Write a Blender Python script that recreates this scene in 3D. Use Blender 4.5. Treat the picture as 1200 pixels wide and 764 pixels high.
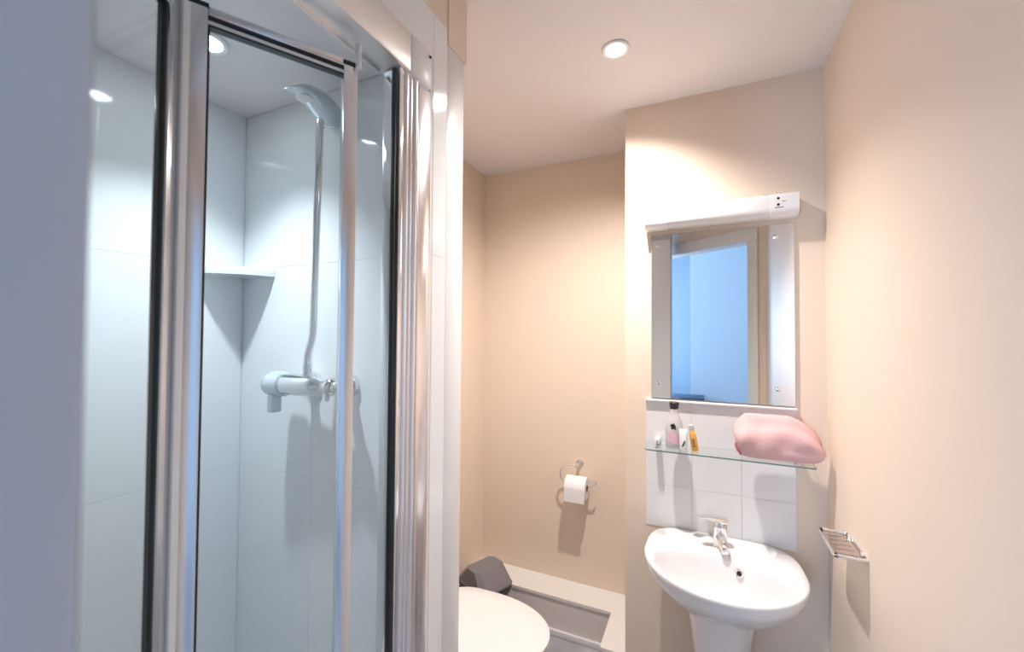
import bpy, bmesh, math, random
from mathutils import Vector, Matrix
random.seed(7)
for o in list(bpy.data.objects): bpy.data.objects.remove(o)
sc = bpy.context.scene
C = sc.collection
PI = math.pi

# ------------------------------------------------------------------ camera
CAM_H = 1.50
cd = bpy.data.cameras.new('camera'); cam = bpy.data.objects.new('camera', cd); C.objects.link(cam)
yaw, pit, rol = 0.4297, 0.0219, 0.0065
fw = Vector((-math.sin(yaw)*math.cos(pit), math.cos(yaw)*math.cos(pit), math.sin(pit)))
rt = Vector((math.cos(yaw), math.sin(yaw), 0)); up = rt.cross(fw)
r2 = rt*math.cos(rol)+up*math.sin(rol); u2 = up*math.cos(rol)-rt*math.sin(rol)
M = Matrix((r2, u2, -fw)).transposed().to_4x4(); M.translation = (0, 0, CAM_H)
cam.matrix_world = M
cd.sensor_width = 36; cd.lens = 483.6/1200*36
cd.clip_start = 0.02
cd.dof.use_dof = True; cd.dof.focus_distance = 1.55; cd.dof.aperture_fstop = 3.0
sc.camera = cam

# ------------------------------------------------------------------ world, lights, exposure
w = bpy.data.worlds.new('world'); sc.world = w; w.use_nodes = True
w.node_tree.nodes['Background'].inputs[0].default_value = (0.55, 0.72, 1.0, 1)
w.node_tree.nodes['Background'].inputs[1].default_value = 0.6
sc.view_settings.view_transform = 'Standard'; sc.view_settings.look = 'None'
sc.view_settings.gamma = 1; sc.view_settings.use_curve_mapping = False
sc.view_settings.exposure = 1.10

def area(name, loc, target, sx, sy, energy, col):
    l = bpy.data.lights.new(name, 'AREA'); l.shape = 'RECTANGLE'; l.size = sx; l.size_y = sy
    l.energy = energy; l.color = col
    o = bpy.data.objects.new(name, l); C.objects.link(o); o.location = loc
    o.rotation_euler = (Vector(target)-Vector(loc)).to_track_quat('-Z', 'Y').to_euler()
    return o
# daylight arriving through the window of the room behind the doorway
area('window_daylight', (-1.72, -1.05, 1.55), (0.0, -1.05, 1.50), 1.25, 1.15, 20, (0.34, 0.60, 1.0))
area('window_daylight', (-1.00, -2.83, 1.55), (-1.00, 0.0, 1.45), 0.85, 1.15, 50, (0.46, 0.68, 1.0))

def spot(name, loc, energy, col, angle, blend, rad):
    l = bpy.data.lights.new(name, 'SPOT'); l.energy = energy; l.color = col
    l.spot_size = math.radians(angle); l.spot_blend = blend; l.shadow_soft_size = rad
    o = bpy.data.objects.new(name, l); C.objects.link(o); o.location = loc
    return o

# ------------------------------------------------------------------ materials
MATS = {}
def mat(name, col, rough=0.5, metal=0.0, bump=0.0, bscale=60, var=0.0, vscale=4, coat=0.0, spec=None):
    if name in MATS: return MATS[name]
    m = bpy.data.materials.new(name); m.use_nodes = True
    nt = m.node_tree; b = nt.nodes['Principled BSDF']
    b.inputs['Base Color'].default_value = (*col, 1); b.inputs['Roughness'].default_value = rough
    b.inputs['Metallic'].default_value = metal
    if coat: b.inputs['Coat Weight'].default_value = coat; b.inputs['Coat Roughness'].default_value = 0.05
    if spec is not None: b.inputs['Specular IOR Level'].default_value = spec
    tc = nt.nodes.new('ShaderNodeTexCoord')
    if var:
        n = nt.nodes.new('ShaderNodeTexNoise'); n.inputs['Scale'].default_value = vscale; n.inputs['Detail'].default_value = 4
        nt.links.new(tc.outputs['Object'], n.inputs['Vector'])
        r = nt.nodes.new('ShaderNodeValToRGB')
        r.color_ramp.elements[0].position = 0.3; r.color_ramp.elements[1].position = 0.7
        r.color_ramp.elements[0].color = (*[c*(1-var) for c in col], 1)
        r.color_ramp.elements[1].color = (*[min(1, c*(1+var)) for c in col], 1)
        nt.links.new(n.outputs['Fac'], r.inputs['Fac']); nt.links.new(r.outputs['Color'], b.inputs['Base Color'])
    if bump:
        n2 = nt.nodes.new('ShaderNodeTexNoise'); n2.inputs['Scale'].default_value = bscale; n2.inputs['Detail'].default_value = 6
        nt.links.new(tc.outputs['Object'], n2.inputs['Vector'])
        bp = nt.nodes.new('ShaderNodeBump'); bp.inputs['Strength'].default_value = bump; bp.inputs['Distance'].default_value = 0.002
        nt.links.new(n2.outputs['Fac'], bp.inputs['Height']); nt.links.new(bp.outputs['Normal'], b.inputs['Normal'])
    MATS[name] = m; return m

def glass(name, tint, refl=1.0, ior=1.45, rough=0.0):
    """thin architectural glass: clear transmission with a Fresnel reflection"""
    if name in MATS: return MATS[name]
    m = bpy.data.materials.new(name); m.use_nodes = True; nt = m.node_tree; nt.nodes.clear()
    out = nt.nodes.new('ShaderNodeOutputMaterial'); mx = nt.nodes.new('ShaderNodeMixShader')
    tr = nt.nodes.new('ShaderNodeBsdfTransparent'); tr.inputs[0].default_value = (*tint, 1)
    gl = nt.nodes.new('ShaderNodeBsdfGlossy'); gl.inputs['Color'].default_value = (refl, refl, refl, 1); gl.inputs['Roughness'].default_value = rough
    fr = nt.nodes.new('ShaderNodeFresnel'); fr.inputs['IOR'].default_value = ior
    ge = nt.nodes.new('ShaderNodeNewGeometry'); iv = nt.nodes.new('ShaderNodeMath'); iv.operation = 'SUBTRACT'; iv.inputs[0].default_value = 1.0
    mu = nt.nodes.new('ShaderNodeMath'); mu.operation = 'MULTIPLY'
    nt.links.new(ge.outputs['Backfacing'], iv.inputs[1]); nt.links.new(fr.outputs[0], mu.inputs[0]); nt.links.new(iv.outputs[0], mu.inputs[1])
    nt.links.new(mu.outputs[0], mx.inputs[0]); nt.links.new(tr.outputs[0], mx.inputs[1]); nt.links.new(gl.outputs[0], mx.inputs[2])
    nt.links.new(mx.outputs[0], out.inputs[0]); MATS[name] = m; return m

def emit(name, col, s):
    if name in MATS: return MATS[name]
    m = bpy.data.materials.new(name); m.use_nodes = True; nt = m.node_tree; nt.nodes.clear()
    out = nt.nodes.new('ShaderNodeOutputMaterial'); e = nt.nodes.new('ShaderNodeEmission')
    e.inputs[0].default_value = (*col, 1); e.inputs[1].default_value = s
    nt.links.new(e.outputs[0], out.inputs[0]); MATS[name] = m; return m

cream = mat('cream_paint', (0.83, 0.69, 0.565), 0.55, bump=0.12, bscale=90, var=0.012, vscale=2)
ceil_m = mat('ceiling_paint', (0.87, 0.835, 0.82), 0.7, bump=0.1, bscale=70)
white_paint = mat('white_gloss_paint', (0.80, 0.80, 0.80), 0.22, bump=0.05, bscale=30)
hall_paint = mat('hall_paint', (0.78, 0.80, 0.82), 0.8, bump=0.05)
grout = mat('white_grout', (0.80, 0.81, 0.82), 0.8)
tile_m = mat('white_tile', (0.885, 0.90, 0.905), 0.08, bump=0.03, bscale=5, var=0.008, vscale=3)
stile_m = mat('splash_tile', (0.82, 0.82, 0.83), 0.10, bump=0.04, bscale=9, var=0.008, vscale=5)
vinyl = mat('grey_vinyl', (0.40, 0.40, 0.44), 0.35, var=0.18, vscale=9, bump=0.1)
ledge_m = mat('ledge_paint', (0.83, 0.80, 0.76), 0.4, bump=0.05)
boxing_m = mat('boxing_paint', (0.80, 0.73, 0.69), 0.5, bump=0.08)
frame_chrome = mat('frame_chrome', (0.86, 0.86, 0.88), 0.23, 1.0)
chrome = mat('chrome', (0.86, 0.87, 0.88), 0.06, 1.0)
alu = mat('polished_aluminium', (0.84, 0.84, 0.86), 0.22, 1.0, bump=0.03, bscale=20)
satin = mat('satin_silver', (0.88, 0.87, 0.87), 0.34, 0.75)
black = mat('black_rubber', (0.006, 0.012, 0.016), 0.4)
ceramic = mat('white_ceramic', (0.84, 0.84, 0.85), 0.06, coat=0.5)
plastic = mat('white_plastic', (0.86, 0.86, 0.86), 0.3)
silver = mat('mirror_silver', (0.93, 0.94, 0.94), 0.0, 1.0)
mirror_edge = mat('mirror_edge', (0.55, 0.60, 0.58), 0.2)
pane = glass('clear_glass', (0.975, 0.985, 0.985), 0.9)
pane_edge = mat('glass_edge_green', (0.02, 0.10, 0.10), 0.1)
shelf_glass = glass('shelf_glass', (0.965, 0.985, 0.98), 1.0)
shelf_edge = mat('shelf_edge', (0.10, 0.24, 0.22), 0.08)

# ------------------------------------------------------------------ mesh helpers
BASE = {}
def finish(name, bm, material, parent=None, smooth=35, mats=None):
    bmesh.ops.recalc_face_normals(bm, faces=bm.faces)
    me = bpy.data.meshes.new(name); bm.to_mesh(me); bm.free()
    for mm in (mats or [material]): me.materials.append(mm)
    if smooth:
        me.polygons.foreach_set('use_smooth', [True]*len(me.polygons)); me.set_sharp_from_angle(angle=math.radians(smooth))
    o = bpy.data.objects.new(name, me); C.objects.link(o)
    if parent is not None:
        b = BASE[parent.name]; o.parent = parent
    else:
        co = [v.co for v in me.vertices]
        b = Vector(((min(c.x for c in co)+max(c.x for c in co))/2, (min(c.y for c in co)+max(c.y for c in co))/2, min(c.z for c in co)))
        o.location = b
    me.transform(Matrix.Translation(-b)); BASE[o.name] = b
    return o
def thing(name, base, label, cat, group=None):
    o = bpy.data.objects.new(name, None); C.objects.link(o); o.location = base; o.empty_display_size = 0.05
    BASE[o.name] = Vector(base); o['label'] = label; o['category'] = cat
    if group: o['group'] = group
    return o
def tag(o, label, cat, group=None):
    o['label'] = label; o['category'] = cat
    if group: o['group'] = group
    return o
def struct(name, bm, m, label, cat, parent=None, smooth=35):
    o = finish(name, bm, m, parent, smooth)
    if parent is None: o['kind'] = 'structure'; o['label'] = label; o['category'] = cat
    return o

def box(bm, x0, x1, y0, y1, z0, z1, bev=0.0, seg=2, T=None):
    vs = [bm.verts.new((x, y, z)) for x in (x0, x1) for y in (y0, y1) for z in (z0, z1)]
    fs = [(0, 1, 3, 2), (4, 6, 7, 5), (0, 4, 5, 1), (2, 3, 7, 6), (0, 2, 6, 4), (1, 5, 7, 3)]
    faces = [bm.faces.new([vs[i] for i in f]) for f in fs]
    if bev:
        es = list({e for f in faces for e in f.edges})
        r = bmesh.ops.bevel(bm, geom=es, offset=bev, segments=seg, affect='EDGES', profile=0.5)
        vs = list({v for f in r['faces'] for v in f.verts} | {v for v in vs if v.is_valid})
    if T is not None: bmesh.ops.transform(bm, matrix=T, verts=[v for v in vs if v.is_valid])
    return bm
def B(*a, **k): return box(bmesh.new(), *a, **k)
def ring_loft(bm, rings, cap0=True, cap1=True, closed=True):
    R = [[bm.verts.new(p) for p in r] for r in rings]; n = len(R[0])
    for a, b in zip(R, R[1:]):
        for i in range(n if closed else n-1):
            j = (i+1) % n; bm.faces.new((a[i], a[j], b[j], b[i]))
    if cap0: bm.faces.new(list(reversed(R[0])))
    if cap1: bm.faces.new(R[-1])
    return R
def lathe(bm, prof, T=None, n=32, cap0=True, cap1=True):
    T = T or Matrix()
    rings = [[T @ Vector((r*math.cos(2*PI*i/n), r*math.sin(2*PI*i/n), z)) for i in range(n)] for r, z in prof]
    ring_loft(bm, rings, cap0, cap1); return bm
def axis_T(p, d):
    q = Vector(d).normalized().to_track_quat('Z', 'Y'); return Matrix.Translation(p) @ q.to_matrix().to_4x4()
def cyl(bm, p0, p1, r, r1=None, n=24, bev=0.0):
    p0 = Vector(p0); p1 = Vector(p1); L = (p1-p0).length; r1 = r if r1 is None else r1
    pr = [(r, 0), (r1, L)] if not bev else [(r-bev, 0), (r-bev*.3, bev*.3), (r, bev), (r1, L-bev), (r1-bev*.3, L-bev*.3), (r1-bev, L)]
    return lathe(bm, pr, axis_T(p0, p1-p0), n)
def tube(bm, pts, rad, n=12, cap=True):
    pts = [Vector(p) for p in pts]; rings = []; up0 = Vector((0.13, 0.21, 0.97)).normalized()
    for i, p in enumerate(pts):
        d = (pts[min(i+1, len(pts)-1)]-pts[max(i-1, 0)]).normalized()
        x = (up0-d*up0.dot(d))
        if x.length < 1e-3: x = Vector((1, 0, 0))-d*d.x
        x.normalize(); up0 = x; y = d.cross(x)
        r = rad[i] if isinstance(rad, (list, tuple)) else rad
        rings.append([p+(x*math.cos(2*PI*k/n)+y*math.sin(2*PI*k/n))*r for k in range(n)])
    ring_loft(bm, rings, cap, cap); return bm
def catmull(pts, m=6):
    P = [Vector(p) for p in pts]; out = []
    for i in range(len(P)-1):
        a, b, c, d = P[max(i-1, 0)], P[i], P[i+1], P[min(i+2, len(P)-1)]
        for k in range(m):
            t = k/m; out.append(0.5*((2*b)+(c-a)*t+(2*a-5*b+4*c-d)*t*t+(3*b-a-3*c+d)*t**3))
    return out+[P[-1]]
def prism(bm, poly, z0, z1):
    a = [bm.verts.new((x, y, z0)) for x, y in poly]; b = [bm.verts.new((x, y, z1)) for x, y in poly]; n = len(poly)
    for i in range(n): bm.faces.new((a[i], a[(i+1) % n], b[(i+1) % n], b[i]))
    bm.faces.new(list(reversed(a))); bm.faces.new(b); return bm

TILE_MESH = {}
def tiles(parent, m, axis, face, sgn, us, vs, gap=0.0010, th=0.006):
    """one tile object per cell; axis 'x' or 'y' is the wall normal, face the finished surface, sgn its outward direction"""
    for u0, u1 in zip(us, us[1:]):
        for v0, v1 in zip(vs, vs[1:]):
            du = round(u1-u0-gap, 4); dv = round(v1-v0-gap, 4); key = (m.name, axis, du, dv)
            if key not in TILE_MESH:
                bm = bmesh.new()
                if axis == 'y': box(bm, -du/2, du/2, -th/2, th/2, -dv/2, dv/2, 0.0006, 1)
                else: box(bm, -th/2, th/2, -du/2, du/2, -dv/2, dv/2, 0.0006, 1)
                me = bpy.data.meshes.new('tile'); bmesh.ops.recalc_face_normals(bm, faces=bm.faces); bm.to_mesh(me); bm.free()
                me.materials.append(m); TILE_MESH[key] = me
            o = bpy.data.objects.new('tile', TILE_MESH[key]); C.objects.link(o); o.parent = parent
            c = Vector(((u0+u1)/2, face-sgn*th/2, (v0+v1)/2)) if axis == 'y' else Vector((face-sgn*th/2, (u0+u1)/2, (v0+v1)/2))
            o.location = c-BASE[parent.name]

# ------------------------------------------------------------------ dimensions
ZH = 2.80
XR, YB, XL, ZC = 0.395, 1.76, -0.287, 2.452  # fitted room scaled up about the camera; factor baked into the coordinates
YA, XA = 2.161, -1.173
XS, YW, XSL, ZSC = -0.61, 0.836, -1.325, 2.19
YN = 0.077
LAMP = (-0.255, 1.368); SLAMP = (-1.06, 0.57)

# ------------------------------------------------------------------ setting: bathroom shell
struct('floor', B(-1.55, 1.75, -2.75, 2.3, -0.06, 0.0), vinyl, 'grey mottled vinyl floor below the toilet and boxed ledge', 'floor')
bm = B(-1.55, 1.75, -0.12, 2.3, ZC, ZC+0.08)
struct('ceiling', bm, ceil_m, 'plain off white ceiling with a recessed downlight', 'ceiling')
struct('ceiling_shower', B(XSL-0.1, XS-0.02, YN, YW, ZSC, ZC), ceil_m, 'lowered white ceiling over the shower cubicle', 'ceiling')
struct('wall_right', B(XR, XR+0.1, 0.26, YB, 0, ZC), cream, 'long plain cream wall at the right with a soap dish', 'wall')
wb = struct('wall_back', B(XL, XR+0.1, YB, YA+0.12, 0, ZC), cream, 'cream projecting wall behind the mirror and wash basin', 'wall')
struct('wall_alcove_back', B(XA-0.1, XL, YA, YA+0.12, 0, ZC), cream, 'peach cream recessed wall behind the toilet roll', 'wall')
struct('wall_alcove_left', B(XA-0.3, XA, 0.99, YA+0.12, 0, ZC), cream, 'narrow strip of peach wall beside the toilet bin', 'wall')

joints = [0.10, 0.48, 1.09, 1.70, ZSC]
ws = struct('wall_shower_back', B(XSL-0.1, XS-0.001, YW+0.001, 0.99, 0, ZSC), grout, 'white tiled shower wall carrying the mixer valve', 'wall')
tiles(ws, tile_m, 'y', YW, -1, [XSL, -1.01, XS-0.058], joints)
wl = struct('wall_shower_left', B(XSL-0.1, XSL-0.001, YN, YW+0.001, 0, ZSC), grout, 'white tiled wall at the far left inside the shower', 'wall')
tiles(wl, tile_m, 'x', XSL, 1, [YN, 0.43, YW-0.002], joints)
wp = struct('wall_partition', B(XSL-0.1, XS-0.001, YW+0.004, 0.99, ZSC, ZC), cream, 'partition wall end between shower and toilet alcove', 'wall')
tiles(wp, tile_m, 'x', XS, 1, [YW+0.012, 0.909], [0.0, 0.48, 1.09, 1.70, 2.31])
struct('trim_1', B(XS-0.004, XS-0.0004, 0.910, 0.992, 0, 2.27, 0.0005), white_paint, 'white painted wall edge beside the toilet alcove', 'trim')
struct('trim_2', B(XS-0.004, XS+0.002, 0.910, 1.003, 2.27, ZC), cream, 'cream painted top of the wall edge by the alcove', 'trim')
wk = struct('wall_bulkhead', B(XS-0.02, XS-0.001, YN, YW+0.004, ZSC, ZC), cream, 'bulkhead wall above the shower door', 'wall')
tiles(wk, tile_m, 'x', XS, 1, [YN, 0.36, 0.66, YW+0.012], [ZSC, 2.31])

# ledge boxing round the alcove
bm = bmesh.new()
box(bm, XA, XL, 2.005, YA, 0.0, 0.180)
box(bm, -0.385, XL, YB, 2.01, 0.0, 0.180)
lg = struct('trim_3', bm, boxing_m, 'boxed pipe ledge with white top along the alcove', 'ledge')
bm = bmesh.new()
prism(bm, [(XA, YA), (XA, 1.999), (-0.391, 1.999), (-0.391, YB), (XL, YB), (XL, YA)], 0.178, 0.192)
finish('ledge_top', bm, ledge_m, lg)
struct('baseboard_alcove', B(XA, -0.385, 1.992, 2.006, 0.0, 0.03, 0.003), white_paint, 'thin white skirting at the foot of the ledge', 'baseboard')

# splashback tiles behind the basin
sxs = [-0.205, -0.035, 0.135, 0.305]
tiles(wb, stile_m, 'y', YB-0.0025, -1, sxs, [0.742, 0.908, 1.073, 1.238])
struct('trim_4', B(-0.205, 0.308, YB-0.016, YB, 1.238, 1.248, 0.003), plastic, 'white edging strip on top of the splashback tiles', 'trim')

# ------------------------------------------------------------------ setting: doorway behind the camera and the room beyond
def odir(o, d):
    d = Vector((d[0], d[1], 0)).normalized(); n = Vector((-d.y, d.x, 0))
    return Matrix(((d.x, n.x, 0, o[0]), (d.y, n.y, 0, o[1]), (0, 0, 1, 0), (0, 0, 0, 1)))
DR = Vector((0.30, 0.222, 0)); DL = Vector((-0.269, -0.191, 0)); DD = (DL-DR).normalized(); DW = (DL-DR).length
TD = odir(DR, DD)                       # u from right jamb to left jamb, n points to the hall side
struct('ceiling_hall', B(-1.55, 1.75, -2.75, -0.04, ZH, ZH+0.08), hall_paint, 'ceiling of the room beyond the doorway', 'ceiling')
struct('wall_hall_upper', B(-1.55, 1.65, -0.12, -0.04, ZC+0.08, ZH), hall_paint, 'wall strip above the bathroom ceiling in the room beyond', 'wall')
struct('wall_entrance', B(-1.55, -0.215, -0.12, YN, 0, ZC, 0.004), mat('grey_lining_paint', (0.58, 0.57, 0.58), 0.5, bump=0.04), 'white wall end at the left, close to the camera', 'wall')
struct('wall_doorhead', B(-0.12, DW+0.25, 0.0, 0.10, 2.16, ZC, T=TD), cream, 'cream wall over the doorway, seen in the mirror', 'wall')
struct('wall_doorside', B(-0.20, 0.0, 0.0, 0.10, 0, 2.16, T=TD), cream, 'cream wall strip right of the doorway', 'wall')
struct('trim_5', prism(bmesh.new(), [(-0.42, YN), (-0.218, YN), (-0.262, YN+0.015), (-0.42, YN+0.015)], 0, 2.25), white_paint, 'white door casing on the left side of the doorway', 'trim')
d1 = bpy.data.objects.new('door_1', None); C.objects.link(d1); BASE['door_1'] = DR.copy(); d1.location = DR
d1['kind'] = 'structure'; d1['label'] = 'white door casing of the bathroom entrance, seen in the mirror'; d1['category'] = 'door frame'
finish('head_casing', B(-0.07, DW+0.10, -0.018, 0.0, 2.16, 2.25, 0.004, T=TD), white_paint, d1)
finish('side_casing', B(-0.07, 0.0, -0.018, 0.0, 0, 2.16, 0.004, T=TD), white_paint, d1)
finish('lining', B(-0.012, 0.0, 0.0, 0.10, 0, 2.16, 0.002, T=TD), white_paint, d1)
bm = bmesh.new()
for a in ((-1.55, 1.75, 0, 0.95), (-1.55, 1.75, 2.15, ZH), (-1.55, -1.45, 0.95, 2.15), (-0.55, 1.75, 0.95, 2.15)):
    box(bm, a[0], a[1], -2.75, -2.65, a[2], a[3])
struct('wall_hall_back', bm, mat('hall_paint_shaded', (0.44, 0.52, 0.58), 0.8, bump=0.05), 'pale wall of the room beyond, reflected in the mirror', 'wall')  # hall paint made darker and bluer: the recess's dimness is put into its colour
struct('wall_hall_closet', B(-0.12, 0.65, -2.65, -1.97, 0, ZH), hall_paint, 'projecting pale wall of the room beyond, reflected in the mirror', 'wall')
struct('wall_hall_right', B(1.65, 1.75, -2.65, 0.36, 0, ZH), hall_paint, 'right wall of the room beyond the doorway', 'wall')
struct('wall_hall_front', B(XR+0.1, 1.65, 0.26, 0.36, 0, ZH), hall_paint, 'front wall of the room beyond the doorway', 'wall')
bm = bmesh.new()
for a in ((-2.75, -0.12, 0, 0.95), (-2.75, -0.12, 2.15, ZH), (-2.75, -1.70, 0.95, 2.15), (-0.40, -0.12, 0.95, 2.15)):
    box(bm, -1.65, -1.55, *a)
struct('wall_hall_left', bm, hall_paint, 'window wall of the room beyond the doorway', 'wall')
bm = bmesh.new()
for a in ((-1.70, -0.40, 0.95, 1.0), (-1.70, -0.40, 2.10, 2.15), (-1.70, -1.65, 0.95, 2.15), (-0.45, -0.40, 0.95, 2.15), (-1.07, -1.03, 0.95, 2.15)):
    box(bm, -1.63, -1.58, *a)
w1 = struct('window_1', bm, white_paint, 'white framed window of the room beyond the doorway', 'window')
for a in ((-1.65, -1.07), (-1.03, -0.45)):
    finish('pane', B(-1.608, -1.602, a[0], a[1], 1.0, 2.10), pane, w1)

bm = bmesh.new()
for a in ((-1.45, -0.55, 0.95, 1.0), (-1.45, -0.55, 2.10, 2.15), (-1.45, -1.40, 0.95, 2.15), (-0.60, -0.55, 0.95, 2.15), (-1.02, -0.98, 0.95, 2.15)):
    box(bm, a[0], a[1], -2.73, -2.68, a[2], a[3])
w2 = struct('window_2', bm, white_paint, 'second white framed window of the room beyond the doorway', 'window')
for a in ((-1.40, -1.02), (-0.98, -0.60)):
    finish('pane', B(a[0], a[1], -2.708, -2.702, 1.0, 2.10), pane, w2)

# ------------------------------------------------------------------ recessed downlights
def downlight(x, y, z, label, energy, col, angle, blend, aim=(0, 0, -1)):
    t = thing('downlight', (x, y, z), label, 'downlight', 'recessed ceiling downlights')
    bm = bmesh.new(); lathe(bm, [(0.030, 0.0), (0.045, -0.001), (0.046, -0.004), (0.042, -0.0065), (0.033, -0.005), (0.030, -0.001)], Matrix.Translation((x, y, z)), 40, False, False)
    finish('bezel', bm, plastic, t)
    bm = bmesh.new(); lathe(bm, [(0.0305, -0.0005), (0.030, -0.003), (0.012, -0.0045)], Matrix.Translation((x, y, z)), 32)
    finish('lens', bm, emit('lamp_lens_'+label[:4], col, 22), t)
    s = spot('downlight_beam', (x, y, z-0.012), energy, col, angle, blend, 0.022)
    s.rotation_euler = Vector(aim).to_track_quat('-Z', 'Y').to_euler()
    return t
downlight(LAMP[0], LAMP[1], ZC, 'round glowing downlight in the main ceiling', 54, (1.0, 0.928, 0.885), 140, 1.0, (-0.14, 0.13, -1))
downlight(SLAMP[0], SLAMP[1], ZSC, 'cool downlight in the lowered shower ceiling', 19, (0.80, 0.92, 1.0), 98, 1.0)

# ------------------------------------------------------------------ bifold shower door
sd = thing('bifold_shower_door', (-0.635, 0.45, 0.10), 'chrome framed folding glass shower door standing partly open', 'shower door')
hr = finish('head_rail', B(-0.668, -0.600, YN, 0.7485, 2.10, ZSC, 0.003), satin, sd)
finish('rail_lip', B(-0.668, -0.662, YN, 0.715, 2.094, 2.101, 0.001), satin, hr)
finish('rail_end_cap', B(-0.670, -0.5985, 0.748, 0.8235, 2.099, ZSC+0.0005, 0.004), plastic, hr)
finish('screw_cap', cyl(bmesh.new(), (-0.600, 0.817, 2.176), (-0.596, 0.817, 2.176), 0.0035, n=12), black, hr)
def jamb(y0, sg):
    # y0 the side facing the opening, sg direction towards the wall
    def S(a, b): return (min(y0+sg*a, y0+sg*b), max(y0+sg*a, y0+sg*b))
    j = finish('jamb', B(-0.664, -0.612, *S(0.024, 0.086), 0.10, 2.10, 0.002), alu, sd)
    finish('seal', B(-0.624, -0.613, *S(0.006, 0.018), 0.11, 2.092, 0.002), black, j)
    finish('seal_channel', B(-0.655, -0.608, *S(0.017, 0.030), 0.10, 2.098, 0.002), chrome, j)
    for a, r in ((0.040, 0.008), (0.056, 0.0065), (0.072, 0.009)):
        finish('rib', cyl(bmesh.new(), (-0.613, y0+sg*a, 0.10), (-0.613, y0+sg*a, 2.099), r, n=20), frame_chrome, j)
    finish('wall_channel', B(-0.660, -0.6065, *S(0.084, 0.132 if sg > 0 else 0.10), 0.10, 2.10, 0.003), alu, j)
jamb(0.704, 1); jamb(0.178, -1)
def panel(p0, p1, z0, z1, lead, trail):
    p0 = Vector((*p0, 0)); p1 = Vector((*p1, 0)); T = odir(p0, p1-p0); L = (p1-p0).length; sw = 0.028
    g = finish('door_panel', B(sw-0.006, L-sw+0.006, -0.003, 0.003, z0+0.03, z1-0.03, T=T), pane, sd)
    finish('stile', B(0, sw, -0.011, 0.011, z0, z1-0.004, 0.0015, T=T), frame_chrome, g)
    finish('stile', B(L-sw, L, -0.011, 0.011, z0, z1-0.012, 0.0015, T=T), frame_chrome, g)
    finish('top_rail', B(sw, L-sw*0.6, -0.010, 0.010, z1-0.016, z1, 0.002, T=T), alu, g)
    finish('gasket', B(sw, L-sw, -0.0085, 0.0085, z1-0.0235, z1-0.016, T=T), black, g)
    finish('bead', B(sw, L-sw, -0.008, 0.008, z1-0.030, z1-0.0235, 0.001, T=T), plastic, g)
    finish('gasket', B(sw, L-sw, -0.007, 0.007, z1-0.034, z1-0.030, T=T), black, g)
    finish('bottom_rail', B(sw, L-sw, -0.010, 0.010, z0, z0+0.03, 0.002, T=T), alu, g)
    for a, b in lead: finish('seal', B(a, b, -0.006, 0.006, z0+0.03, z1-0.034, T=T), black, g)
    for a, b in trail: finish('seal', B(L-b, L-a, -0.006, 0.006, z0+0.03, z1-0.034, T=T), black, g)
    finish('end_cap', B(-0.001, sw+0.001, -0.0115, 0.0115, z1-0.004, z1+0.004, 0.001, T=T), black, g)
    finish('end_cap', B(L-sw-0.001, L+0.001, -0.0115, 0.0115, z1-0.012, z1-0.003, 0.001, T=T), black, g)
    return g, T, L
ZD0, ZD1 = 0.125, 2.066
g2, T2, L2 = panel((-0.795, 0.398), (-0.6585, 0.642), ZD0, ZD1, [(0.028, 0.031)], [])
g1, T1, L1 = panel((-0.803, 0.384), (-0.640, 0.118), ZD0, ZD1, [(0.028, 0.0315)], [(0.028, 0.0315)])
finish('hinge_strip', B(-0.793, -0.782, 0.385, 0.396, ZD0, ZD1-0.006, 0.002), plastic, g1)
finish('roller_pin', cyl(bmesh.new(), (-0.645, 0.634, 2.05), (-0.645, 0.634, 2.10), 0.006, n=16), plastic, g2)

# shower tray
bm = bmesh.new()
def rect(x0, x1, y0, y1, z): return [(x0, y0, z), (x1, y0, z), (x1, y1, z), (x0, y1, z)]
ring_loft(bm, [rect(XSL, -0.602, YN, YW, 0.0), rect(XSL, -0.602, YN, YW, 0.10), rect(XSL+0.05, -0.69, YN+0.05, YW-0.05, 0.10), rect(XSL+0.07, -0.71, YN+0.07, YW-0.07, 0.065)])
tr = thing('shower_tray', (-0.96, 0.456, 0), 'white shower tray on the floor of the cubicle', 'shower tray')
finish('tray_body', bm, plastic, tr)
finish('drain', lathe(bmesh.new(), [(0.045, 0.0), (0.045, 0.003), (0.035, 0.005)], Matrix.Translation((-0.96, 0.456, 0.065)), 28), chrome, tr)

# corner shelf
cs = thing('corner_shelf', (XSL, YW, 1.66), 'white ceramic corner shelf on the shower tiles', 'shelf')
a = 0.150
pts = [(XSL, YW)]+[(XSL+0.0, YW-a)]+[(XSL+a*math.sin(t*PI/2)*1.0*(1-0.13*math.sin(2*t*PI/2)), YW-a*math.cos(t*PI/2)*(1-0.13*math.sin(2*t*PI/2))) for t in (0.12, .25, .38, .5, .62, .75, .88)]+[(XSL+a, YW)]
finish('shelf_plate', prism(bmesh.new(), pts, 1.672, 1.690), ceramic, cs)
pts2 = [(XSL+(x-XSL)*0.93, YW+(y-YW)*0.93) for x, y in pts]
finish('raised_lip', prism(bmesh.new(), pts2, 1.688, 1.696), ceramic, cs)
for q in ((XSL+0.125, YW-0.008), (XSL+0.008, YW-0.125)):
    finish('fixing_cap', cyl(bmesh.new(), (*q, 1.669), (*q, 1.673), 0.005, n=12), alu, cs)

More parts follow.
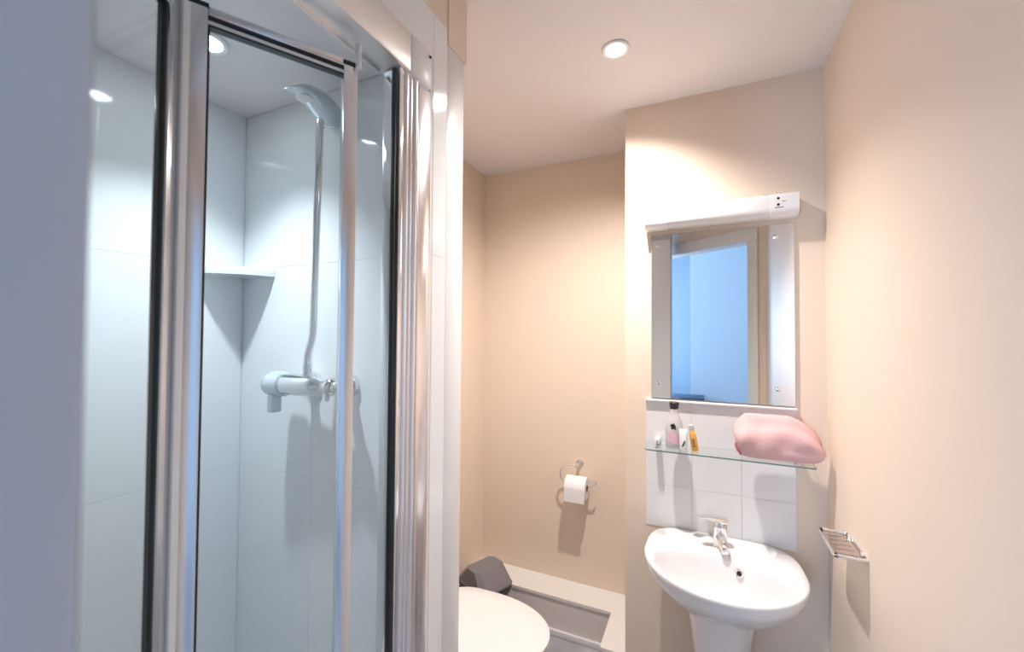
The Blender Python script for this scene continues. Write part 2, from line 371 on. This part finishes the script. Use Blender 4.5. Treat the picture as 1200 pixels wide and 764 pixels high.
# shower mixer valve
frosted = mat('pale_frosted_handle', (0.72, 0.78, 0.81), 0.25, 0.35)
VZ, VY = 1.362, 0.772
sv = thing('shower_mixer_valve', (-0.95, VY, 1.27), 'chrome bar mixer valve on the shower wall', 'shower valve')
TX = axis_T((-1.03, VY, VZ), (1, 0, 0))
finish('body', lathe(bmesh.new(), [(0.026, 0.0), (0.030, 0.004), (0.030, 0.05), (0.027, 0.09), (0.023, 0.125), (0.018, 0.14), (0.018, 0.165)], TX, 36), chrome, sv)
TH = axis_T((-1.03, VY, VZ), (-1, 0, 0))
hd = finish('handle', lathe(bmesh.new(), [(0.030, 0.0), (0.0335, 0.003), (0.0345, 0.045), (0.033, 0.060), (0.028, 0.066), (0.012, 0.069)], TH, 36), frosted, sv)
finish('lever', B(-1.080, -1.058, VY-0.022, VY+0.008, VZ-0.078, VZ-0.028, 0.004), frosted, hd)
bm = bmesh.new(); bmesh.ops.create_uvsphere(bm, u_segments=24, v_segments=14, radius=0.024, matrix=Matrix.Translation((-0.862, VY, VZ+0.002)))
el = finish('elbow', bm, chrome, sv)
finish('wall_flange', lathe(bmesh.new(), [(0.016, 0.0), (0.016, 0.05), (0.030, 0.053), (0.032, 0.064)], axis_T((-0.862, VY, VZ), (0, 1, 0)), 28), chrome, el)
finish('wall_flange', lathe(bmesh.new(), [(0.016, 0.0), (0.016, 0.05), (0.030, 0.053), (0.032, 0.064)], axis_T((-1.00, VY, VZ), (0, 1, 0)), 28), chrome, sv)
finish('control_stub', cyl(bmesh.new(), (-0.866, VY-0.008, VZ-0.018), (-0.866, VY-0.012, VZ-0.034), 0.007, 0.0055, 14, 0.001), plastic, el)
finish('hose_nut', lathe(bmesh.new(), [(0.014, 0.0), (0.014, 0.008), (0.010, 0.011), (0.012, 0.014), (0.012, 0.034), (0.008, 0.04)], Matrix.Translation((-0.950, VY, VZ+0.024)), 20), chrome, sv)
# riser rail with shower head
RX, RY = -0.936, 0.776
rs = thing('shower_riser', (RX, RY, 1.42), 'slim chrome riser pipe with beak shaped shower head', 'shower head')
pts = catmull([(-0.950, VY, VZ+0.06), (-0.949, VY, VZ+0.085), (-0.940, RY, VZ+0.125), (RX, RY, VZ+0.16)], 6)
finish('hose_end', tube(bmesh.new(), pts, [0.0085+0.0012*(i % 2) for i in range(len(pts))], 16), alu, rs)
finish('riser_pipe', cyl(bmesh.new(), (RX, RY, VZ+0.155), (RX+0.014, RY, 2.085), 0.0095, n=20), chrome, rs)
# shower head: lofted beak
secs = [(0.834, 2.095, 0.020, 0.020), (0.822, 2.097, 0.029, 0.031), (0.797, 2.099, 0.033, 0.039), (0.770, 2.105, 0.033, 0.036), (0.745, 2.112, 0.031, 0.027), (0.720, 2.115, 0.029, 0.018), (0.696, 2.110, 0.025, 0.011), (0.676, 2.101, 0.016, 0.005), (0.669, 2.097, 0.008, 0.002)]
hx = -0.922
rings = []
for i, (y, z, a_, b_) in enumerate(secs):
    dx = 0.010*(0.834-y)/0.165
    rings.append([(hx+dx+a_*math.cos(t*2*PI/24), y+0.10*b_*math.sin(t*2*PI/24), z+b_*math.sin(t*2*PI/24)) for t in range(24)])
bm = bmesh.new(); ring_loft(bm, rings)
hh = finish('shower_head', bm, mat('satin_chrome', (0.74, 0.80, 0.83), 0.24, 0.6), rs, 60)
finish('spray_face', lathe(bmesh.new(), [(0.021, 0.0), (0.022, 0.004), (0.015, 0.0075)], axis_T((hx+0.008, 0.722, 2.100), (0, -0.1, -1)), 24), plastic, hh)
finish('wall_bracket', cyl(bmesh.new(), (hx, 0.80, 2.095), (hx, YW, 2.095), 0.018, n=20), chrome, rs)

# ------------------------------------------------------------------ toilet
to = thing('toilet', (-0.82, 1.40, 0), 'white toilet with closed lid beside the grey bin', 'toilet')
def dring(x0, x1, hw, z, n=40, yc=1.40):
    # D outline: straight back at x0, rounded front at x1
    out = []; xm = x0+(x1-x0)*0.42
    for i in range(n):
        t = 2*PI*i/n; c, s = math.cos(t), math.sin(t)
        if c >= 0: out.append((xm+(x1-xm)*abs(c)**0.9, yc+hw*math.copysign(abs(s)**0.95, s), z))
        else: out.append((xm-(xm-x0)*abs(c)**0.45, yc+hw*math.copysign(abs(s)**0.6, s)*(1-0.12*abs(c)), z))
    return out
bm = bmesh.new()
ring_loft(bm, [dring(-1.10, -0.72, 0.10, 0.0), dring(-1.10, -0.72, 0.095, 0.10), dring(-1.10, -0.66, 0.10, 0.20), dring(-1.08, -0.55, 0.15, 0.32), dring(-1.06, -0.51, 0.175, 0.375), dring(-1.06, -0.51, 0.175, 0.385)])
finish('pan', bm, ceramic, to)
bm = bmesh.new(); ring_loft(bm, [dring(-0.99, -0.505, 0.176, 0.385), dring(-0.99, -0.50, 0.182, 0.389), dring(-0.99, -0.50, 0.182, 0.396), dring(-0.99, -0.503, 0.178, 0.399)])
finish('seat', bm, plastic, to)
bm = bmesh.new(); ring_loft(bm, [dring(-0.99, -0.502, 0.180, 0.400), dring(-0.99, -0.496, 0.186, 0.404), dring(-0.99, -0.496, 0.186, 0.410), dring(-0.988, -0.506, 0.178, 0.415), dring(-0.96, -0.60, 0.12, 0.418)])
finish('lid', bm, plastic, to)
cb = finish('cistern', B(XA, -1.01, 1.22, 1.58, 0.38, 0.74, 0.02, 3), ceramic, to)
finish('cistern_lid', B(XA, -1.0, 1.21, 1.59, 0.74, 0.77, 0.01, 3), ceramic, cb)
finish('flush_button', cyl(bmesh.new(), (-1.085, 1.40, 0.768), (-1.085, 1.40, 0.777), 0.022, n=24, bev=0.002), chrome, cb)

# pedal bin
grey = mat('grey_bin_plastic', (0.20, 0.185, 0.20), 0.38, bump=0.04)
grey2 = mat('dark_bin_plastic', (0.045, 0.043, 0.05), 0.35)
bn = thing('waste_bin', (-0.975, 1.82, 0), 'small grey faceted lid bin between toilet and ledge', 'bin')
TB = Matrix.Translation((-0.975, 1.825, 0)) @ Matrix.Rotation(math.radians(-24), 4, 'Z')
def rr(hx_, hy_, z, c=0.03):
    return [TB @ Vector(p) for p in [(-hx_+c, -hy_, z), (hx_-c, -hy_, z), (hx_, -hy_+c, z), (hx_, hy_-c, z), (hx_-c, hy_, z), (-hx_+c, hy_, z), (-hx_, hy_-c, z), (-hx_, -hy_+c, z)]]
bm = bmesh.new(); ring_loft(bm, [rr(0.085, 0.075, 0), rr(0.110, 0.094, 0.285)])
finish('bucket', bm, grey, bn, 20)
for z in (0.255, 0.270):
    bm = bmesh.new(); ring_loft(bm, [rr(0.110, 0.094, z), rr(0.112, 0.096, z+0.003), rr(0.112, 0.096, z+0.005), rr(0.110, 0.094, z+0.008)])
    finish('rim_band', bm, grey2, bn, 20)
bm = bmesh.new(); ring_loft(bm, [rr(0.114, 0.098, 0.283), rr(0.116, 0.100, 0.290), rr(0.112, 0.096, 0.298), rr(0.050, 0.085, 0.364, 0.02), rr(0.046, 0.080, 0.367, 0.02)])
ld = finish('lid', bm, grey, bn, 15)
bm = bmesh.new(); ring_loft(bm, [rr(0.1155, 0.0995, 0.279), rr(0.1180, 0.1020, 0.282), rr(0.1180, 0.1020, 0.287), rr(0.1155, 0.0995, 0.290)])
finish('lid_edge', bm, grey2, ld, 20)

# toilet roll and holder
HX, HZ, HY = -0.588, 0.735, 2.092
rh = thing('toilet_roll_holder', (HX, YA, 0.72), 'chrome open ring toilet roll holder on the alcove wall', 'roll holder')
finish('wall_plate', lathe(bmesh.new(), [(0.020, 0.0), (0.020, 0.005), (0.016, 0.009)], axis_T((HX, YA, 0.824), (0, -1, 0)), 24), chrome, rh)
finish('post', cyl(bmesh.new(), (HX, YA-0.006, 0.824), (HX, HY-0.006, 0.824), 0.009, n=16, bev=0.002), chrome, rh)
pts = catmull([(HX, HY, 0.824), (HX-0.035, HY, 0.826), (HX-0.068, HY, 0.815), (HX-0.087, HY, 0.785), (HX-0.078, HY, 0.748), (HX-0.05, HY, HZ), (HX, HY, HZ), (HX+0.05, HY, HZ), (HX+0.085, HY, HZ), (HX+0.098, HY, HZ+0.012), (HX+0.102, HY, HZ+0.024)], 6)
finish('ring_arm', tube(bmesh.new(), pts, 0.0048, 12), chrome, rh)
paper = mat('paper_white', (0.86, 0.85, 0.85), 0.9, bump=0.15, bscale=120)
tp = thing('toilet_roll', (-0.583, HY, HZ-0.07), 'white toilet paper roll hanging on the chrome holder', 'toilet roll')
bm = bmesh.new(); RC = HZ-0.0155
lathe(bm, [(0.021, 0.0), (0.0545, 0.0), (0.055, 0.002), (0.055, 0.105), (0.0545, 0.107), (0.021, 0.107), (0.021, 0.0)], axis_T((-0.638, HY, RC), (1, 0, 0)), 48, False, False)
finish('paper', bm, paper, tp)
bm = bmesh.new(); lathe(bm, [(0.0205, 0.0), (0.0205, 0.1075), (0.0195, 0.1075), (0.0195, 0.0), (0.0205, 0.0)], axis_T((-0.63825, HY, RC), (1, 0, 0)), 32, False, False)
finish('cardboard_tube', bm, mat('cardboard', (0.32, 0.24, 0.17), 0.9), tp)
bm = bmesh.new()
pr = [(HY-0.0553, RC+0.01), (HY-0.0557, RC-0.01), (HY-0.0557, RC-0.045), (HY-0.055, RC-0.062)]
ring_loft(bm, [[(-0.637, y, z), (-0.532, y, z), (-0.532, y+0.0008, z), (-0.637, y+0.0008, z)] for y, z in pr])
finish('loose_sheet', bm, paper, tp)

# ------------------------------------------------------------------ mirror and shaver light
mi = thing('wall_mirror', (0.06, YB, 1.25), 'rectangular frameless mirror with screw caps above the basin', 'mirror')
mx0, mx1, mz0, mz1 = -0.182, 0.302, 1.254, 1.905
finish('mirror_glass', B(mx0, mx1, YB-0.012, YB-0.006, mz0, mz1), silver, mi, 0)
finish('backing', B(mx0-0.0012, mx1+0.0012, YB-0.011, YB, mz0-0.0012, mz1+0.0012), mirror_edge, mi, 0)
for x, z in ((0.247, 1.862), (0.250, 1.312), (-0.155, 1.862), (-0.155, 1.312)):
    finish('screw_cap', lathe(bmesh.new(), [(0.0085, 0), (0.0085, 0.002), (0.006, 0.005), (0.002, 0.006)], axis_T((x, YB-0.012, z), (0, -1, 0)), 20), chrome, mi)

SX0, SX1, SZ0, SZ1, SYF = -0.203, 0.309, 1.924, 2.004, 1.690
sl = thing('shaver_light', (0.055, YB, SZ0), 'long white shaver light with socket over the mirror', 'wall light')
def xprof(bm, x0, x1, g=0.0):
    pr = []
    f, b, lo, hi = SYF-g, YB, SZ0-g, SZ1+g
    pr = [(b, lo), (f+0.03, lo)]+[(f+0.03-0.03*math.sin(t*PI/2/5), lo+0.03-0.03*math.cos(t*PI/2/5)) for t in range(1, 6)]
    pr += [(f+0.02-0.02*math.cos(t*PI/2/5), hi-0.02+0.02*math.sin(t*PI/2/5)) for t in range(0, 6)]+[(b, hi)]
    ring_loft(bm, [[(x, y, z) for y, z in pr] for x in (x0, x1)]); return bm
finish('body', xprof(bmesh.new(), SX0+0.085, SX1-0.085, 0.0), mat('opal_diffuser', (0.80, 0.78, 0.78), 0.18), sl)
finish('end_cap', xprof(bmesh.new(), SX0, SX0+0.0855, 0.0015), plastic, sl)
sk = finish('socket_end', xprof(bmesh.new(), SX1-0.0855, SX1, 0.0015), plastic, sl)
dk = mat('socket_black', (0.01, 0.01, 0.01), 0.5)
for x, z in ((0.247, 1.984), (0.247, 1.962)):
    finish('socket_hole', cyl(bmesh.new(), (x, SYF-0.0010, z), (x, SYF-0.0022, z), 0.0045, n=12), dk, sk)
finish('socket_mark', B(0.236, 0.262, SYF-0.0021, SYF-0.001, 1.951, 1.954), mat('grey_print', (0.25, 0.25, 0.27), 0.6), sk)
finish('socket_mark', B(0.258, 0.270, SYF-0.0021, SYF-0.001, 1.971, 1.9735), mat('grey_print', (0, 0, 0)), sk)
for x in (-0.085, 0.20): finish('clip', B(x-0.006, x+0.006, 1.72, 1.735, SZ1-0.001, SZ1+0.006, 0.002), plastic, sl)

# ------------------------------------------------------------------ glass shelf and what stands on it
ZS = 1.078
gs = thing('glass_shelf', (0.075, YB, 1.05), 'clear glass shelf on small brackets above the basin', 'shelf')
bm = bmesh.new(); x0, x1, y0, y1 = -0.192, 0.338, 1.62, YB-0.010
c = 0.010
pl = [(x0, y1), (x0, y0+c)]+[(x0+c-c*math.cos(t*PI/8), y0+c-c*math.sin(t*PI/8)) for t in range(1, 4)]+[(x0+c, y0), (x1-c, y0)]+[(x1-c+c*math.sin(t*PI/8), y0+c-c*math.cos(t*PI/8)) for t in range(1, 4)]+[(x1, y0+c), (x1, y1)]
prism(bm, pl, ZS-0.0045, ZS)
bm.faces.ensure_lookup_table()
bm.normal_update()
for f in bm.faces: f.material_index = 0 if abs(f.normal.z) > 0.7 or f.calc_center_median().y > y1-0.001 else 1
finish('shelf_pane', bm, None, gs, 30, [shelf_glass, shelf_edge])
for x in (-0.157, 0.300):
    b_ = finish('bracket', B(x-0.010, x+0.010, 1.712, YB-0.005, ZS+0.0005, ZS+0.022, 0.003), plastic, gs)
    finish('bracket_foot', B(x-0.010, x+0.010, 1.712, YB-0.005, ZS-0.020, ZS-0.005, 0.003), chrome, b_)
    finish('bracket_screw', cyl(bmesh.new(), (x, 1.7125, ZS+0.011), (x, 1.7105, ZS+0.011), 0.003, n=10), mat('grey_print', (0, 0, 0)), b_)

# tall bottle
bt = thing('lotion_bottle', (-0.094, 1.690, ZS), 'tall clear bottle with flared black cap and pink label', 'bottle')
TBt = Matrix.Translation((-0.094, 1.690, ZS))
frost = mat('frosted_bottle', (0.78, 0.76, 0.78), 0.15); frost.node_tree.nodes['Principled BSDF'].inputs['Transmission Weight'].default_value = 0.35
finish('bottle_body', lathe(bmesh.new(), [(0.027, 0), (0.031, 0.003), (0.032, 0.02), (0.032, 0.065), (0.029, 0.092), (0.021, 0.115), (0.0155, 0.130), (0.0145, 0.146)], TBt, 36), frost, bt, 50)
finish('cap', lathe(bmesh.new(), [(0.0145, 0.146), (0.0155, 0.147), (0.0180, 0.170), (0.0165, 0.1715)], TBt, 28), mat('black_cap', (0.03, 0.028, 0.035), 0.35), bt)
def patch(cx, cy, r, a0, a1, z0, z1, th=0.0006, n=8, skew=0.0):
    bm = bmesh.new(); rings = []
    for i in range(n+1):
        a = a0+(a1-a0)*i/n; s = skew*(i/n-0.5)
        rings.append([(cx+rr_*math.cos(a), cy+rr_*math.sin(a), z+s) for rr_, z in ((r, z0), (r+th, z0), (r+th, z1), (r, z1))])
    ring_loft(bm, rings); return bm
lb = finish('label', patch(-0.094, 1.690, 0.0321, -PI*0.72, -PI*0.30, ZS+0.022, ZS+0.062, skew=-0.012), mat('pink_label', (0.80, 0.52, 0.60), 0.5), bt)
bm = bmesh.new()
for dx, dz, r in ((-0.003, 0.004, 0.006), (0.005, 0.002, 0.0055), (-0.001, -0.005, 0.005), (0.008, -0.006, 0.004), (0.003, 0.009, 0.0035)):
    cyl(bm, (-0.097+dx, 1.6600, ZS+0.083+dz), (-0.097+dx, 1.6585, ZS+0.083+dz), r, n=10)
finish('flower_mark', bm, mat('black_cap', (0, 0, 0)), bt)
# white tube
def oval_tube(bm, T, prof, n=28):
    rings = [[T @ Vector((a*math.cos(2*PI*i/n), b*math.sin(2*PI*i/n), z)) for i in range(n)] for a, b, z in prof]
    ring_loft(bm, rings); return bm
wt = thing('cream_tube', (-0.060, 1.652, ZS), 'short white cream tube with green leaf mark on glass shelf', 'tube')
TT = Matrix.Translation((-0.060, 1.652, ZS))
finish('tube_body', oval_tube(bmesh.new(), TT, [(0.0125, 0.011, 0.0), (0.0135, 0.012, 0.002), (0.0135, 0.012, 0.02), (0.0145, 0.010, 0.05), (0.0155, 0.005, 0.074), (0.0155, 0.002, 0.080)]), plastic, wt, 50)
green = mat('green_print', (0.01, 0.16, 0.10), 0.5)
bm = bmesh.new()
for k in range(3):
    q = Matrix.Translation((-0.057-0.0022*k, 1.6412, ZS+0.034-0.006*k)) @ Matrix.Rotation(math.radians(35), 4, 'Y')
    oval_tube(bm, q @ Matrix.Rotation(PI/2, 4, 'X'), [(0.0028, 0.006, 0.0), (0.0028, 0.006, 0.0012)], 10)
finish('leaf_mark', bm, green, wt)
# orange tube leaning
orange = mat('orange_tube', (0.85, 0.48, 0.12), 0.35)
ot = thing('orange_tube', (-0.022, 1.668, ZS), 'slim orange tube with clear cap leaning beside white tube', 'tube')
TO = Matrix.Translation((-0.020, 1.668, ZS+0.001)) @ Matrix.Rotation(math.radians(-9), 4, 'Y')
finish('tube_body', oval_tube(bmesh.new(), TO, [(0.010, 0.010, 0.0), (0.0118, 0.0118, 0.003), (0.0118, 0.0115, 0.06), (0.0105, 0.010, 0.070), (0.0075, 0.0075, 0.076)]), orange, ot, 50)
finish('cap', oval_tube(bmesh.new(), TO, [(0.0085, 0.0085, 0.076), (0.009, 0.009, 0.078), (0.0085, 0.0085, 0.094), (0.006, 0.006, 0.096)]), mat('grey_cap', (0.62, 0.64, 0.66), 0.2), ot)
brown = mat('brown_print', (0.30, 0.12, 0.03), 0.5); bm = bmesh.new()
for k, z in enumerate((0.018, 0.027, 0.035, 0.042)):
    box(bm, -0.005+0.001*(k % 2), 0.003, -0.0128, -0.0114, z, z+0.0045, T=TO)
finish('letter_marks', bm, brown, ot)

# pink wash bag
pink = mat('pink_fabric', (0.70, 0.44, 0.44), 0.8, bump=0.15, bscale=160, var=0.05, vscale=14)
pb = thing('wash_bag', (0.236, 1.685, ZS), 'soft pink wash bag slumped on the glass shelf', 'wash bag')
NS, NP = 48, 44
rings = []; crest = []
for i in range(NS+1):
    s = i/NS; x = 0.106+0.258*s
    e = (1-abs(2*s-1)**7)**0.5 if 0 < i < NS else 0.10
    hgt = 0.150*(0.84+0.16*min(1, s/0.14))*(1 if s < 0.62 else 1-0.40*((s-0.62)/0.38)**1.6)
    zc_ = 0.5*hgt+0.004*(1-e)
    ring = []
    for k in range(NP):
        t = 2*PI*k/NP; cx, sz = math.cos(t), math.sin(t)
        u = (math.copysign(abs(sz)**0.72, sz)+1)/2       # 0 bottom 1 top
        hw = (0.030*(1-u)**0.8+0.010*u+0.020*math.sin(PI*min(1, u*1.25)*0.8+0.25))*(0.30+0.70*e)
        y = 1.664+0.020*u+hw*math.copysign(abs(cx)**0.8, cx)
        z = ZS+0.0012+zc_+(u-0.5)*hgt*(0.45+0.55*e)
        if cx < 0:
            wr = 0.0030*math.sin(8*s+5*u+1)*math.sin(PI*u)+0.0022*math.sin(19*s-7*u)*math.sin(PI*u)
            ridge = 0.010*math.exp(-((u-(0.50+0.22*s-0.35*max(0, s-0.62)))/0.13)**2)*e      # soft fold along the front
            dent = -0.007*math.exp(-((u-(0.22+0.10*s))/0.09)**2)*math.exp(-((s-0.72)/0.2)**2)
            y += wr-ridge-dent
        ring.append((x+0.004*math.sin(6*u), y, z))
    rings.append(ring); crest.append(max(ring, key=lambda p: p[2]))
bm = bmesh.new(); ring_loft(bm, rings)
finish('bag_body', bm, pink, pb, 70)
finish('zip_seam', tube(bmesh.new(), [(x, y, z-0.0004) for x, y, z in crest[2:-2]], 0.0018, 8), mat('pink_zip', (0.62, 0.33, 0.34), 0.6), pb)
pts = catmull([(0.109, 1.645, ZS+0.050), (0.112, 1.634, ZS+0.040), (0.118, 1.628, ZS+0.028), (0.124, 1.626, ZS+0.016)], 5)
finish('zip_tab', tube(bmesh.new(), pts, [0.003]*len(pts), 8), mat('red_zip_tab', (0.30, 0.05, 0.07), 0.5), pb)

# ------------------------------------------------------------------ wash basin
bs = thing('wash_basin', (0.057, 1.60, 0), 'white ceramic wash basin on a pedestal below the shelf', 'basin')
BX, BYc, ZR = 0.057, 1.56, 0.750
N = 72
def outer(sx, sf, sb, z, yo=0.0, bx=0.0):
    out = []
    for i in range(N):
        t = 2*PI*i/N; c_, s_ = math.cos(t), math.sin(t)
        if s_ <= 0: out.append((BX+0.243*sx*c_, BYc+yo+0.238*sf*s_, z))
        else:
            p = 0.42; yy = abs(s_)**p; xx = math.copysign(abs(c_)**p, c_)
            out.append((BX+0.243*sx*xx*(1-0.085*yy**2), BYc+yo+(0.196*sb)*yy, z))
    return out
def inner(a, bf, bb, z, yo=0.0):
    return [(BX+a*math.cos(2*PI*i/N), 1.525+yo+(bf if math.sin(2*PI*i/N) <= 0 else bb)*math.sin(2*PI*i/N), z) for i in range(N)]
bm = bmesh.new()
rings = [outer(0.40, 0.20, 0.95, 0.585), outer(0.52, 0.42, 0.98, 0.60), outer(0.70, 0.66, 1.0, 0.635), outer(0.86, 0.85, 1.0, 0.675), outer(0.955, 0.955, 1.0, 0.705), outer(0.985, 0.985, 1.0, 0.722), outer(1.0, 1.0, 1.0, 0.740), outer(0.997, 0.997, 1.0, 0.7475), outer(0.985, 0.985, 0.995, ZR),
         inner(0.222, 0.187, 0.080, ZR), inner(0.214, 0.179, 0.073, ZR-0.003), inner(0.207, 0.172, 0.066, ZR-0.012), inner(0.198, 0.160, 0.058, ZR-0.035), inner(0.178, 0.140, 0.048, ZR-0.070), inner(0.140, 0.108, 0.035, ZR-0.100), inner(0.085, 0.06, 0.02, ZR-0.115), inner(0.022, 0.018, 0.018, ZR-0.121)]
ring_loft(bm, rings)
bw = finish('bowl', bm, ceramic, bs, 50)
ov = finish('overflow_ring', lathe(bmesh.new(), [(0.0075, 0.001), (0.012, 0.001), (0.0125, 0.003), (0.010, 0.0045), (0.0078, 0.003)], axis_T((0.112, 1.5775, ZR-0.036), (0, -1, 0.28)), 24, False, False), chrome, bw)
finish('overflow_hole', lathe(bmesh.new(), [(0.008, 0.0), (0.008, 0.002)], axis_T((0.112, 1.5775, ZR-0.036), (0, -1, 0.28)), 20), dk, ov)
finish('waste', lathe(bmesh.new(), [(0.022, 0.0), (0.022, 0.003), (0.016, 0.005), (0.005, 0.003)], Matrix.Translation((BX, 1.525, ZR-0.122)), 24), chrome, bw)
bm = bmesh.new()
def pring(a, bf, bb, z): return [(BX+a*math.copysign(abs(math.cos(2*PI*i/48))**0.8, math.cos(2*PI*i/48)), 1.635+(bf if math.sin(2*PI*i/48) <= 0 else bb)*math.copysign(abs(math.sin(2*PI*i/48))**0.8, math.sin(2*PI*i/48)), z) for i in range(48)]
ring_loft(bm, [pring(0.115, 0.13, 0.11, 0), pring(0.108, 0.125, 0.11, 0.04), pring(0.078, 0.09, 0.11, 0.20), pring(0.080, 0.095, 0.11, 0.36), pring(0.098, 0.12, 0.11, 0.50), pring(0.112, 0.145, 0.11, 0.59), pring(0.114, 0.15, 0.11, 0.625)])
finish('pedestal', bm, ceramic, bs, 50)

# basin mixer tap
tx, ty = 0.060, 1.668
tp_ = thing('basin_tap', (tx, ty, ZR), 'chrome single lever tap on the wash basin', 'tap')
finish('base_ring', lathe(bmesh.new(), [(0.029, 0.0), (0.0295, 0.003), (0.026, 0.006)], Matrix.Translation((tx, ty, ZR)), 32), chrome, tp_)
finish('body', lathe(bmesh.new(), [(0.0255, 0.004), (0.0235, 0.02), (0.0225, 0.05), (0.0235, 0.072), (0.0225, 0.082), (0.018, 0.090)], Matrix.Translation((tx, ty, ZR)), 32), chrome, tp_, 50)
pts = catmull([(tx, ty-0.006, ZR+0.034), (tx+0.003, ty-0.034, ZR+0.040), (tx+0.008, ty-0.064, ZR+0.037), (tx+0.010, ty-0.082, ZR+0.029)], 6)
sp = finish('spout', tube(bmesh.new(), pts, [0.018-0.0055*i/(len(pts)-1) for i in range(len(pts))], 20), chrome, tp_, 50)
finish('aerator', cyl(bmesh.new(), (tx+0.010, ty-0.078, ZR+0.030), (tx+0.010, ty-0.079, ZR+0.014), 0.0105, n=20, bev=0.001), alu, sp)
lv = bmesh.new(); rings = []
for i, (d, z, a_, b_) in enumerate([(0.024, 0.088, 0.012, 0.006), (0.020, 0.092, 0.021, 0.011), (0.0, 0.094, 0.0235, 0.014), (-0.022, 0.098, 0.021, 0.012), (-0.045, 0.103, 0.016, 0.007), (-0.066, 0.106, 0.013, 0.004), (-0.078, 0.106, 0.008, 0.002)]):
    dr = Vector((0.93, 0.36, 0)).normalized(); pn = Vector((-dr.y, dr.x, 0))
    rings.append([Vector((tx, ty, ZR+z))+dr*d+pn*a_*math.cos(2*PI*k/20)+Vector((0, 0, b_*math.sin(2*PI*k/20))) for k in range(20)])
ring_loft(lv, rings); finish('lever', lv, chrome, tp_, 50)

# soap dish on right wall
so = thing('soap_dish', (XR, 1.47, 0.91), 'chrome wire soap dish fixed to the right wall', 'soap dish')
sx_, y0_, y1_, zz = 0.322, 1.375, 1.545, 0.918
tin = mat('dish_steel', (0.62, 0.57, 0.54), 0.18, 1.0)
pts = []
for cx_, cy_, a0 in ((XR-0.012, y1_-0.012, 0), (sx_+0.012, y1_-0.012, 90), (sx_+0.012, y0_+0.012, 180), (XR-0.012, y0_+0.012, 270)):
    for k in range(5):
        an = math.radians(a0+22.5*k); pts.append((cx_+0.012*math.cos(an), cy_+0.012*math.sin(an), zz))
pts.append(pts[0])
fr_ = finish('rim_wire', tube(bmesh.new(), pts, 0.0042, 10, False), chrome, so)
bm = bmesh.new()
box(bm, sx_+0.004, XR-0.004, y0_+0.004, y1_-0.004, zz-0.006, zz-0.003)
finish('dish_plate', bm, tin, so)
for k in range(5):
    y = y0_+0.026+k*0.030
    finish('drain_slot', B(sx_+0.016, XR-0.016, y-0.004, y+0.004, zz-0.0032, zz-0.0022), mat('slot_dark', (0.28, 0.24, 0.23), 0.3), so)
for y in (y0_+0.03, y1_-0.03):
    finish('wall_stud', cyl(bmesh.new(), (XR-0.010, y, zz), (XR, y, zz), 0.008, n=16), chrome, so)
for y in (y0_+0.005, y1_-0.005):
    finish('corner_knob', cyl(bmesh.new(), (sx_+0.005, y, zz-0.006), (sx_+0.005, y, zz+0.004), 0.0055, n=14, bev=0.001), dk, so)

# dark chest seen low in the mirror, in the room beyond
dkb = mat('dark_blue_wood', (0.02, 0.05, 0.09), 0.4, var=0.2, vscale=12)
ch = thing('chest_of_drawers', (-0.35, -1.75, 0), 'dark chest of drawers in the room beyond, low in the mirror', 'chest')
finish('carcass', B(-0.75, 0.03, -1.94, -1.58, 0.0, 0.80, 0.006), dkb, ch)
for z in (0.06, 0.31, 0.56):
    dw = finish('drawer', B(-0.73, 0.01, -1.58, -1.565, z, z+0.22, 0.004), dkb, ch)
    finish('knob', cyl(bmesh.new(), (-0.36, -1.565, z+0.11), (-0.36, -1.54, z+0.11), 0.014, n=14), chrome, dw)
